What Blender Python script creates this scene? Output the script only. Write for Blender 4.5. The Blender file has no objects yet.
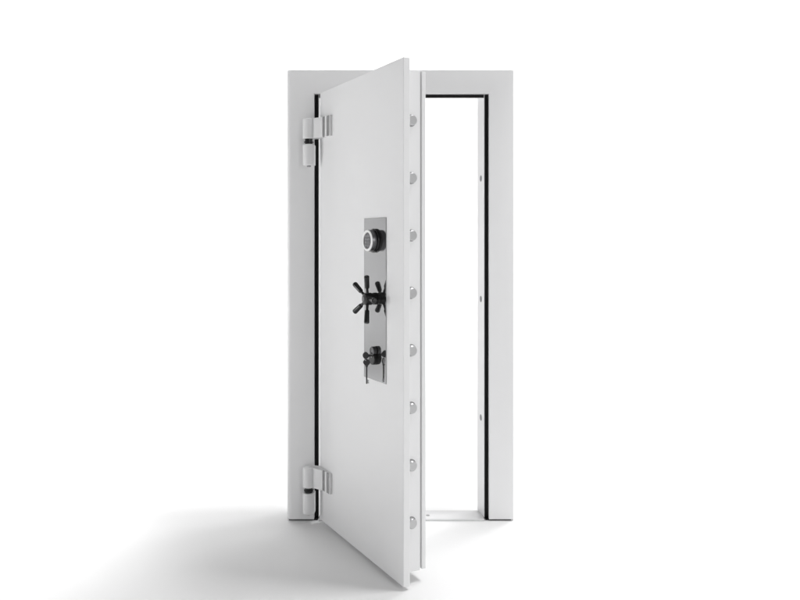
import bpy, bmesh, math
from mathutils import Vector, Matrix

S = 0.004878            # metres per working unit (unit = 1/451 of the frame height)
FZ = 280.0              # height of the eye above the floor, in working units
sc = bpy.context.scene
C = bpy.data.collections.new('vault_door_scene'); sc.collection.children.link(C)

# ------------------------------------------------------------------ materials
def mat(name, color, rough=0.5, metal=0.0, spec=0.5, bump=0.0, scale=300.0, var=0.0, coat=0.0, rvar=0.0, stretch=None):
    m = bpy.data.materials.new(name); m.use_nodes = True
    nt = m.node_tree; b = nt.nodes['Principled BSDF']
    b.inputs['Roughness'].default_value = rough
    b.inputs['Metallic'].default_value = metal
    b.inputs['Specular IOR Level'].default_value = spec
    b.inputs['Coat Weight'].default_value = coat
    tc = nt.nodes.new('ShaderNodeTexCoord')
    src = tc.outputs['Object']
    if stretch:
        mp = nt.nodes.new('ShaderNodeMapping'); mp.inputs['Scale'].default_value = stretch
        nt.links.new(src, mp.inputs['Vector']); src = mp.outputs['Vector']
    n = nt.nodes.new('ShaderNodeTexNoise'); n.inputs['Scale'].default_value = scale; n.inputs['Detail'].default_value = 4
    nt.links.new(src, n.inputs['Vector'])
    big = nt.nodes.new('ShaderNodeTexNoise'); big.inputs['Scale'].default_value = 3.0; big.inputs['Detail'].default_value = 3
    nt.links.new(src, big.inputs['Vector'])
    mix = nt.nodes.new('ShaderNodeMix'); mix.data_type = 'RGBA'
    c0 = [max(0, c*(1-var)) for c in color]; c1 = [min(1, c*(1+var)) for c in color]
    mix.inputs['A'].default_value = (*c0, 1); mix.inputs['B'].default_value = (*c1, 1)
    nt.links.new(big.outputs['Fac'], mix.inputs['Factor'])
    nt.links.new(mix.outputs['Result'], b.inputs['Base Color'])
    if rvar:
        mr = nt.nodes.new('ShaderNodeMapRange')
        mr.inputs['To Min'].default_value = max(0.01, rough-rvar); mr.inputs['To Max'].default_value = rough+rvar
        nt.links.new(n.outputs['Fac'], mr.inputs['Value']); nt.links.new(mr.outputs['Result'], b.inputs['Roughness'])
    if bump:
        bp = nt.nodes.new('ShaderNodeBump'); bp.inputs['Strength'].default_value = bump; bp.inputs['Distance'].default_value = 0.001
        nt.links.new(n.outputs['Fac'], bp.inputs['Height']); nt.links.new(bp.outputs['Normal'], b.inputs['Normal'])
    return m

M_WHITE = mat('white_powder_coat', (0.79, 0.79, 0.795), rough=0.38, bump=0.05, scale=420, var=0.012, rvar=0.05)
M_HINGE = mat('white_hinge_paint', (0.74, 0.74, 0.745), rough=0.32, bump=0.04, scale=420, var=0.01)
M_GREY = mat('grey_hinge_strip', (0.28, 0.28, 0.285), rough=0.4, metal=0.4, scale=300, var=0.03)
M_SOCKET = mat('socket_hole_shade', (0.16, 0.16, 0.165), rough=0.5, scale=200, var=0.05)  # dark tone painted for the shade inside the bolt holes
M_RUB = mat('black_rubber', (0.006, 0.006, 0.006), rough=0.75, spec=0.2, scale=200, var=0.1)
M_STEEL = mat('brushed_steel_bolt', (0.50, 0.50, 0.505), rough=0.34, metal=0.6, scale=600, rvar=0.02, var=0.03)
M_MIRROR = mat('polished_grey_steel', (0.35, 0.35, 0.354), rough=0.06, metal=0.95, scale=200, var=0.01)
M_DARKSTEEL = mat('dark_satin_steel', (0.15, 0.15, 0.155), rough=0.32, metal=1.0, scale=300, rvar=0.08, var=0.04, stretch=(1, 8, 1))
M_RING = mat('bright_chrome_ring', (0.92, 0.92, 0.92), rough=0.25, metal=0.0, scale=300, var=0.01)
M_KEYPAD = mat('grey_keypad_rubber', (0.16, 0.16, 0.165), rough=0.5, scale=300, var=0.05)
M_BUTTON = mat('pale_keypad_button', (0.30, 0.30, 0.31), rough=0.5, scale=300, var=0.05)
M_BLACK = mat('black_satin_enamel', (0.005, 0.005, 0.0055), rough=0.25, spec=0.45, scale=350, bump=0.03, var=0.1)
M_KEY = mat('dark_key_metal', (0.035, 0.035, 0.036), rough=0.4, metal=0.2, scale=350, var=0.1)
M_KEYPALE = mat('worn_key_metal', (0.40, 0.40, 0.41), rough=0.35, metal=0.8, scale=350, var=0.1)
M_SILL = mat('threshold_paint', (0.60, 0.60, 0.605), rough=0.3, bump=0.03, scale=420, var=0.01)
M_FLOOR = mat('white_studio_paper', (0.82, 0.82, 0.82), rough=0.75, spec=0.15, bump=0.03, scale=180, var=0.006)

# ------------------------------------------------------------------ mesh helpers
def finish(name, bm, m, parent=None, bevel=0.0, seg=2, smooth=False, mw=None):
    bmesh.ops.recalc_face_normals(bm, faces=bm.faces[:])
    me = bpy.data.meshes.new(name); bm.to_mesh(me); bm.free()
    ms = m if isinstance(m, (list, tuple)) else [m]
    for k in ms: me.materials.append(k)
    o = bpy.data.objects.new(name, me); C.objects.link(o)
    if parent: o.parent = parent
    if mw is not None: o.matrix_basis = mw
    if bevel:
        b = o.modifiers.new('bevel', 'BEVEL'); b.width = bevel*S; b.segments = seg; b.limit_method = 'ANGLE'; b.angle_limit = math.radians(35)
        b.harden_normals = False
    if smooth or bevel:
        for p in me.polygons: p.use_smooth = True
        try: me.set_sharp_from_angle(angle=math.radians(38))
        except Exception: pass
    return o

def box(bm, x0, x1, y0, y1, z0, z1):
    v = [bm.verts.new((x*S, y*S, z*S)) for z in (z0, z1) for x, y in ((x0, y0), (x1, y0), (x1, y1), (x0, y1))]
    for f in ((0,1,2,3), (4,5,6,7), (0,1,5,4), (1,2,6,5), (2,3,7,6), (3,0,4,7)):
        bm.faces.new([v[i] for i in f])

def prism(bm, pts, z0, z1):
    """extrude an xy outline from z0 to z1"""
    a = [bm.verts.new((x*S, y*S, z0*S)) for x, y in pts]; b = [bm.verts.new((x*S, y*S, z1*S)) for x, y in pts]
    bm.faces.new(a); bm.faces.new(b)
    n = len(pts)
    for i in range(n): bm.faces.new((a[i], a[(i+1) % n], b[(i+1) % n], b[i]))

def lathe(bm, prof, origin, axis, seg=48, cap=True):
    """profile [(along, radius)] spun about an axis"""
    ax = Vector(axis).normalized()
    t = Vector((0, 0, 1)) if abs(ax.z) < 0.9 else Vector((1, 0, 0))
    p = ax.cross(t).normalized(); q = ax.cross(p)
    o = Vector(origin); rings = []
    for h, r in prof:
        if r < 1e-6: rings.append([bm.verts.new((o+ax*h)*S)])
        else: rings.append([bm.verts.new((o+ax*h+(p*math.cos(2*math.pi*i/seg)+q*math.sin(2*math.pi*i/seg))*r)*S) for i in range(seg)])
    for a, b in zip(rings, rings[1:]):
        if len(a) == 1 and len(b) == 1: continue
        for i in range(seg):
            j = (i+1) % seg
            if len(a) == 1: bm.faces.new((a[0], b[i], b[j]))
            elif len(b) == 1: bm.faces.new((a[i], b[0], a[j]))
            else: bm.faces.new((a[i], b[i], b[j], a[j]))
    if cap:
        for r in (rings[0], rings[-1]):
            if len(r) > 2: bm.faces.new(r)

def empty(name, label=None, cat=None, group=None, parent=None, loc=(0, 0, 0)):
    o = bpy.data.objects.new(name, None); C.objects.link(o); o.empty_display_size = 0.1
    o.location = loc
    if parent: o.parent = parent
    if label: o['label'] = label
    if cat: o['category'] = cat
    if group: o['group'] = group
    return o

# ------------------------------------------------------------------ setting: white paper sweep
def sweep():
    bm = bmesh.new()
    prof = [(-9.0, 0.0)] + [(-9.0+0.5*i, 0.0) for i in range(1, 25)]      # floor from y=-9 to y=3
    R = 2.2
    for k in range(1, 21):
        a = math.pi/2*k/20
        prof.append((3.0+R*math.sin(a), R-R*math.cos(a)))
    prof.append((3.0+R, 7.0))
    xs = [-16+1.0*i for i in range(33)]
    rows = [[bm.verts.new((x, y, z)) for x in xs] for y, z in prof]
    for a, b in zip(rows, rows[1:]):
        for i in range(len(xs)-1): bm.faces.new((a[i], a[i+1], b[i+1], b[i]))
    o = finish('floor', bm, M_FLOOR, smooth=True)
    o['kind'] = 'structure'; return o
floor = sweep()

# ------------------------------------------------------------------ the vault door
root = empty('vault_door', 'white steel vault door standing half open in its frame on the white floor', 'vault door')
root['kind'] = 'thing'

# frame: face plane y=0, rebate for the door plate 6 deep, stop lip, splayed jamb
L0, L1 = -86.0, 89.0        # opening at the face
ZT = FZ+171.0; ZO = FZ+147.5; ZB = 1.6
DEP = 27.0
def yz_prism(bm, pts, x0, x1):
    a = [bm.verts.new((x0*S, y*S, z*S)) for y, z in pts]; b = [bm.verts.new((x1*S, y*S, z*S)) for y, z in pts]
    bm.faces.new(a); bm.faces.new(b); n = len(pts)
    for i in range(n): bm.faces.new((a[i], a[(i+1) % n], b[(i+1) % n], b[i]))
fb = bmesh.new()
# the front ring: one folded portal
ring = [(-113.2, ZB), (-113.2, ZT), (113.9, ZT), (113.9, ZB), (L1, ZB), (L1, ZO), (L0, ZO), (L0, ZB)]
fa = [fb.verts.new((x*S, 0, z*S)) for x, z in ring]; fc = [fb.verts.new((x*S, 6.6*S, z*S)) for x, z in ring]
fb.faces.new(fa); fb.faces.new(fc)
for i in range(8): fb.faces.new((fa[i], fa[(i+1) % 8], fc[(i+1) % 8], fc[i]))
bmesh.ops.recalc_face_normals(fb, faces=fb.faces[:])
def edge(i, j): return [e for e in fa[i].link_edges if e.other_vert(fa[i]) == fa[j]]
e_left, e_right, e_top = edge(0, 1), edge(2, 3), edge(1, 2)
bmesh.ops.bevel(fb, geom=e_left, offset=4.2*S, segments=6, profile=.5, affect='EDGES')
fb.edges.ensure_lookup_table()
er = [e for e in fb.edges if all(abs(v.co.x-113.9*S) < 1e-6 and abs(v.co.y) < 1e-6 for v in e.verts)]
bmesh.ops.bevel(fb, geom=er, offset=1.8*S, segments=4, profile=.5, affect='EDGES')
# jambs behind the ring, with the stop lip and the splayed reveal
prism(fb, [(112.9, 6.65), (112.9, DEP), (80.2, DEP), (84.4, 7.6), (84.4, 5.2), (84.9, 4.8), (85.2, 6.65)], ZB+.1, ZT-.3)
prism(fb, [(-82.2, 6.65), (-81.9, 4.8), (-81.4, 5.2), (-81.4, 7.6), (-77.2, DEP), (-112.9, DEP), (-112.9, 6.65)], ZB+.1, ZT-.3)
yz_prism(fb, [(6.65, ZO-3.0), (6.65, ZT-.4), (9.0, ZT-.4), (9.0, ZO-3.6)], -81.3, 84.3)
frame = finish('frame', fb, M_WHITE, root, bevel=0.3)

g = bmesh.new()
box(g, 85.25, 88.95, 5.2, 6.55, 2.3, ZO-.05)
box(g, -85.95, -82.3, 5.2, 6.55, 2.3, ZO-.05)
box(g, -82.25, 85.2, 5.2, 6.55, ZO-3.1, ZO-.05)
finish('gasket', g, M_RUB, frame, bevel=0.25)

# threshold
t = bmesh.new()
yz_prism(t, [(-0.6, 0.05), (-0.6, 1.2), (.2, 1.9), (24.0, 1.9), (24.8, 1.5), (24.8, 0.05)], -81.0, 84.3)
sill = finish('threshold', t, M_SILL, frame, bevel=0.15)
h = bmesh.new()
lathe(h, [(0, 1.9), (.12, 1.9), (.14, 1.5), (.04, 1.4), (.04, 0)], (28.2, 10.2, 1.9), (0, 0, 1), 32)
finish('floor_socket', h, M_GREY, frame, smooth=True)
# recessed black strips under the jambs, painting the shadow gap above the floor
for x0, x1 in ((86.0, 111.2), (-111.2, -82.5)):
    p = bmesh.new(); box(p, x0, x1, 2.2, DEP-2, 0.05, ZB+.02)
    finish('shadow_gap_strip', p, M_RUB, frame)

# sockets for the bolts in the right jamb (three of them show past the open door)
jn = Vector((-(DEP-7.6), -4.2, 0)).normalized()       # normal of the splayed jamb
for y in (178.5, 299, 417.5):
    Y = 16.0; X = 84.4-4.2*(Y-7.6)/(DEP-7.6)
    z = FZ + (241-y)*(747+Y)/747
    b = bmesh.new()
    lathe(b, [(-.3, 3.3), (.06, 3.2), (.10, 3.0), (.05, 2.8), (.05, 0)], (X, Y, z), jn, 40, cap=False)
    finish('bolt_socket', b, M_SOCKET, frame, smooth=True)  # dark disc on the solid jamb, painted as a shaded hole

# hinges ------------------------------------------------------------
ANG = math.radians(60.7); cu, su = math.cos(ANG), math.sin(ANG)
HX, HY = -79.7, -3.0
def dw(u, n):   # door (along, outward) -> world xy
    return (HX+cu*u-su*n, HY-su*u-cu*n)
BX, BY = -90.4, -6.5
def hinge(zt):
    he = empty('hinge', parent=root)
    # fixed lower barrel with its weld leaf
    b = bmesh.new()
    lathe(b, [(0, 5.2), (.5, 5.9), (20.2, 5.9), (20.8, 5.3), (20.8, 0)], (BX, BY, zt-46.4), (0, 0, 1), 48)
    prism(b, [(BX-1, BY+2), (BX+6.0, BY+.8), (BX+6.0, -.05), (BX-1, -.05)], zt-46.0, zt-26.2)
    low = finish('lower_barrel', b, M_HINGE, he, bevel=.2)
    b = bmesh.new(); lathe(b, [(0, 1.6), (.4, 2.2), (1.6, 2.2), (1.6, 0)], (BX, BY, zt-47.9), (0, 0, 1), 32)
    finish('end_cap', b, M_GREY, he, smooth=True)
    b = bmesh.new()
    lathe(b, [(0, 3.9), (1.5, 3.9), (1.6, 4.8), (2.7, 4.8), (2.8, 3.9), (5.4, 3.9)], (BX, BY, zt-25.6), (0, 0, 1), 40)
    finish('pin', b, M_BLACK, he, bevel=.1)
    # upper barrel and arm swing with the door
    b = bmesh.new()
    lathe(b, [(0, 0), (0, 5.4), (.5, 5.9), (19.4, 5.9), (20.0, 5.3), (20.0, 0)], (BX, BY, zt-20.2), (0, 0, 1), 48)
    up = finish('upper_barrel', b, M_HINGE, he, bevel=.2)
    # arm: bar from the barrel to the door face, then a block lying on the door
    a = bmesh.new()
    pts = [(BX+.5, BY-5.7), dw(0.5, 10.4), dw(3, 9.6), dw(15.2, 4.0), dw(15.2, 2.9), dw(20.0, 2.9), dw(20.0, 3.6), dw(23.6, 3.4), dw(23.6, 2.2), dw(28.6, 2.2), dw(28.6, 2.8), dw(29.2, 2.7), dw(29.2, .02), dw(.6, .02), (BX+1.5, BY+5.2)]
    prism(a, pts, zt-20.0, zt-.2)
    finish('hinge_arm', a, M_HINGE, he, bevel=.15)
    for q in ([(15.3, 2.95), (15.3, 3.5), (19.9, 3.4), (19.9, 2.95)], [(23.7, 2.25), (23.7, 2.9), (28.5, 2.7), (28.5, 2.25)]):
        g2 = bmesh.new(); prism(g2, [dw(*k) for k in q], zt-19.9, zt-.3)
        finish('hinge_strip', g2, M_GREY, he, bevel=.1)
hinge(FZ+121.3)
hinge(FZ-223.5)

# door leaf ----------------------------------------------------------
DW = Matrix.Translation((HX*S, HY*S, 0)) @ Matrix.Rotation(-ANG, 4, 'Z')
W = 168.7; DT = FZ+147.2; DB = FZ-276.9
b = bmesh.new(); box(b, 0, W, 0, 6.0, DB, DT)
leaf = finish('door_leaf', b, M_WHITE, root, bevel=.45, seg=3, mw=DW)
b = bmesh.new()
box(b, 9, W-8.0, 6.0, 20.2, DB+6.6, DT-7.2)
finish('bolt_housing', b, M_WHITE, leaf, bevel=.45, seg=3)
b = bmesh.new()
box(b, 11, W-10.2, 20.2, 21.9, DB+7.6, DT-8.2)         # shadow groove
box(b, 9.4, W-8.1, 21.9, 25.6, DB+6.9, DT-7.6)
finish('rear_cover', b, M_WHITE, leaf, bevel=.4, seg=3)
for i in range(8):
    z = FZ+98.2-46.85*i
    b = bmesh.new()
    lathe(b, [(-.05, 4.95), (.12, 4.95), (.16, 4.3), (2.9, 4.25), (3.7, 3.5), (3.7, 0)], (W-8.0, 11.3, z), (1, 0, 0), 40)
    for f in b.faces:
        if f.calc_center_median().x < (W-8.0+.3)*S: f.material_index = 1  # dark collar painted as the shadow gap round the bolt
    finish('locking_bolt', b, [M_STEEL, M_GREY], leaf, smooth=True)

# lock plate and what is mounted on it (door-local: x = along, y = inward, z) ----
b = bmesh.new(); box(b, 99.1, 140.0, -.55, .05, FZ-119.3, FZ+19.8)
finish('lock_plate', b, M_MIRROR, root, bevel=.12, mw=DW)
UC = 120.0; PY = -.55
OUT = (0, -1, 0)
# electronic dial
dial = empty('combination_lock', parent=root); dial.matrix_basis = DW
b = bmesh.new(); lathe(b, [(0, 10.2), (1.6, 10.3), (2.3, 9.9), (2.5, 8.6), (2.7, 8.6)], (UC, PY, FZ+.3), OUT, 64)
finish('dial_base', b, M_BLACK, dial, smooth=True)
b = bmesh.new(); lathe(b, [(2.6, 8.9), (2.8, 9.25), (6.6, 9.2), (7.0, 9.0)], (UC, PY, FZ+.3), OUT, 64)
finish('dial_body', b, M_DARKSTEEL, dial, smooth=True)
b = bmesh.new(); lathe(b, [(6.8, 9.1), (7.3, 9.15), (7.7, 8.8), (7.7, 7.3), (7.3, 7.0), (6.8, 6.95)], (UC, PY, FZ+.3), OUT, 64, cap=False)
finish('dial_ring', b, M_RING, dial, smooth=True)
b = bmesh.new(); lathe(b, [(6.2, 7.0), (6.9, 6.95), (7.0, 0)], (UC, PY, FZ+.3), OUT, 48)
finish('keypad', b, M_KEYPAD, dial, smooth=True)
for r in range(4):
    for c in range(3):
        b = bmesh.new()
        lathe(b, [(6.9, 1.05), (7.35, 1.0), (7.45, .8), (7.45, 0)], (UC+(c-1)*3.1, PY, FZ+.3+(1.5-r)*2.7), OUT, 20)
        finish('keypad_button', b, M_BUTTON, dial, smooth=True)

# five-spoke hand wheel
wheel = empty('handwheel', parent=root); wheel.matrix_basis = DW
HZ = FZ-49.3
b = bmesh.new()
lathe(b, [(0, 5.2), (1.6, 5.2), (1.8, 4.7), (3.6, 4.7), (4.0, 5.3), (9.4, 5.2), (10.2, 4.6), (10.5, 3.0), (10.6, 2.4), (10.6, 0)], (UC, PY, HZ), OUT, 48)
finish('hub', b, M_BLACK, wheel, bevel=.12)
b = bmesh.new(); lathe(b, [(10.5, 1.9), (11.0, 1.7), (11.2, 0)], (UC, PY, HZ), OUT, 32)
finish('hub_cap', b, M_DARKSTEEL, wheel, smooth=True)
for k in range(5):
    a = math.radians(72*k)
    d = Vector((math.cos(a), -0.2, math.sin(a)))
    o = Vector((UC, PY-7.0, HZ))
    b = bmesh.new()
    lathe(b, [(3.6, 1.35), (9.6, 1.15), (10.2, 1.8), (11.0, 2.0), (19.8, 2.35), (20.8, 2.3), (21.4, 1.7), (21.45, 0)], o, d, 24)
    finish('spoke', b, M_BLACK, wheel, bevel=.12)

# key lock
kl = empty('key_lock', parent=root); kl.matrix_basis = DW
KZ = FZ-100.2
b = bmesh.new(); lathe(b, [(0, 5.6), (1.0, 5.6), (1.2, 5.0), (1.8, 5.0), (2.0, 5.5), (3.2, 5.4), (3.6, 4.9), (3.65, 0)], (UC+.5, PY, KZ), OUT, 48)
finish('escutcheon', b, M_BLACK, kl, bevel=.1)
b = bmesh.new()                                        # swung-up cover
lathe(b, [(.6, 0), (.6, 3.9), (3.4, 4.0), (3.9, 3.5), (3.9, 2.7), (3.4, 2.5), (3.4, 0)], (UC+1.0, PY, KZ+6.4), OUT, 40)
finish('lock_cover', b, M_DARKSTEEL, kl, bevel=.1)

# ---- two loose keys (things of their own)
def key_bow(bm, o, ax, side, w, hgt, th):
    """flat heart-shaped bow; ax points away from the blade, side is its width direction"""
    ax = Vector(ax).normalized(); side = Vector(side).normalized(); nn = ax.cross(side)
    out = []
    for i in range(28):
        t = 2*math.pi*i/28
        x = math.sin(t)*w*(1.0+.12*math.cos(t)); y = hgt*(1-math.cos(t))/1.0 * .5
        x *= .62+.38*min(1, y/(hgt*.55))
        out.append((x, y))
    out = [(x, hgt-0 - (hgt-y)) for x, y in out]
    o = Vector(o)
    f = [bm.verts.new((o+side*x+ax*y+nn*th)*S) for x, y in out]; bk = [bm.verts.new((o+side*x+ax*y-nn*th)*S) for x, y in out]
    bm.faces.new(f); bm.faces.new(bk); n = len(out)
    for i in range(n): bm.faces.new((f[i], f[(i+1) % n], bk[(i+1) % n], bk[i]))

def place(loc_u, loc_n, z):
    x, y = dw(loc_u, loc_n); return Vector((x, y, z))

nrm = Vector((-su, -cu, 0)); along = Vector((cu, -su, 0)); up = Vector((0, 0, 1))
def make_key(name, label, tip, ax, side, length, bit_dir):
    """tip: blade end (world units); ax from the tip to the bow"""
    k = empty(name, label, 'key', loc=tip*S)
    ax = ax.normalized()
    b = bmesh.new(); key_bow(b, ax*(length-5.6), ax, side, 3.2, 5.8, .5)
    finish('bow', b, M_KEY, k, bevel=.15)
    b = bmesh.new(); lathe(b, [(0, .45), (.4, .62), (length-6.6, .66), (length-6.4, 1.05), (length-5.2, 1.1)], (0, 0, 0), ax, 20)
    finish('stem', b, M_KEY, k, smooth=True)
    b = bmesh.new(); bd = bit_dir.normalized(); th = ax.cross(bd)*.35
    for (h0, h1, w) in ((.5, 1.5, 2.0), (1.5, 2.1, 1.3), (2.1, 3.2, 1.9)):
        vs = [bm_v for s in (1, -1) for bm_v in [b.verts.new((ax*hh+bd*ww+th*s)*S) for hh, ww in ((h0, .2), (h1, .2), (h1, w), (h0, w))]]
        for f in ((0,1,2,3), (4,5,6,7), (0,1,5,4), (1,2,6,5), (2,3,7,6), (3,0,4,7)): b.faces.new([vs[i] for i in f])
    finish('bit', b, M_KEYPALE, k)
    return k
# inserted key: blade in the lock, bow standing off the door
k1 = make_key('key', 'dark metal key pushed into the lock, its bow standing out from the door',
              place(UC+.5, 1.2, FZ-98.0), nrm + up*.1, up, 11.0, -up)
# hanging key on a small ring through the first bow
side2 = (along*.66-nrm*.75).normalized()
k2 = make_key('key', 'dark metal key hanging straight down below the key that is in the lock',
              place(UC+.5, 8.7, FZ-121.3), up, side2, 20.8, side2)
b = bmesh.new()
R0, r0 = 2.3, .28
cen = Vector((0, 0, 1))*22.0; e1 = up; e2 = nrm
rings = []
for i in range(28):
    t = 2*math.pi*i/28; d = e1*math.cos(t)+e2*math.sin(t); n2 = e1.cross(e2)
    rings.append([b.verts.new((cen+d*R0+(d*math.cos(s)+n2*math.sin(s))*r0)*S) for s in [2*math.pi*j/10 for j in range(10)]])
for i in range(28):
    A, B = rings[i], rings[(i+1) % 28]
    for j in range(10): b.faces.new((A[j], B[j], B[(j+1) % 10], A[(j+1) % 10]))
finish('key_ring', b, M_KEYPALE, k2, smooth=True)

# ------------------------------------------------------------------ camera
cam = bpy.data.cameras.new('camera'); co = bpy.data.objects.new('camera', cam); C.objects.link(co)
co.location = (0, -747*S, FZ*S); co.rotation_euler = (math.radians(90), 0, 0)
cam.sensor_width = 36; cam.lens = 36*747/800
cam.shift_y = -59/800
cam.clip_start = 0.05; cam.clip_end = 200
sc.camera = co

# ------------------------------------------------------------------ light: key from the right, plus added unseen lamps
w = bpy.data.worlds.new('World'); sc.world = w; w.use_nodes = True
bg = w.node_tree.nodes['Background']; bg.inputs['Color'].default_value = (1, 1, 1, 1); bg.inputs['Strength'].default_value = 0.26

def area_lamp(name, loc, target, sx, sy, power, spread=180):
    l = bpy.data.lights.new(name, 'AREA'); l.shape = 'RECTANGLE'; l.size = sx; l.size_y = sy; l.energy = power
    l.spread = math.radians(spread); l.color = (1, 1, 1)
    o = bpy.data.objects.new(name, l); C.objects.link(o); o.location = loc
    d = Vector(target)-Vector(loc); o.rotation_euler = d.to_track_quat('-Z', 'Y').to_euler()
    return o
area_lamp('key_softbox', (4.4, -0.7, 12.0), (-0.2, -0.2, 0.4), 2.4, 2.4, 680)
area_lamp('added_rear_lamp', (1.9, 1.4, 5.8), (1.9, -0.4, 0), 1.4, 0.9, 24, 62)  # added lamp: lifts the floor and throws frame shade forward
area_lamp('backdrop_wash', (0, 1.9, 6.6), (0, 5.2, 2.0), 20.0, 1.0, 400, 80)  # added lamp that burns the backdrop out to white
area_lamp('added_fill_lamp', (-5.1, -1.15, 1.0), (-0.2, -0.35, 1.75), 1.6, 1.6, 14, 70)  # added low lamp to brighten the door face
area_lamp('added_left_rear_lamp', (-2.0, 1.45, 6.0), (-2.0, 1.45, 0), 2.2, 1.0, 24, 44)  # added lamp to whiten the floor behind on the left
area_lamp('added_left_floor_lamp', (-3.1, -0.5, 5.6), (-3.1, -0.5, 0), 0.9, 2.0, 31, 42)  # added lamp: fades the door's shadow out into white floor
area_lamp('added_front_lamp', (3.6, -5.6, 2.4), (0.1, -0.2, 1.1), 2.4, 2.4, 112)  # added lamp to brighten the frame face and free door edge

sc.render.engine = 'CYCLES'
sc.view_settings.view_transform = 'Standard'; sc.view_settings.look = 'None'; sc.view_settings.exposure = 0; sc.view_settings.gamma = 1
sc.render.resolution_x = 1024; sc.render.resolution_y = 768
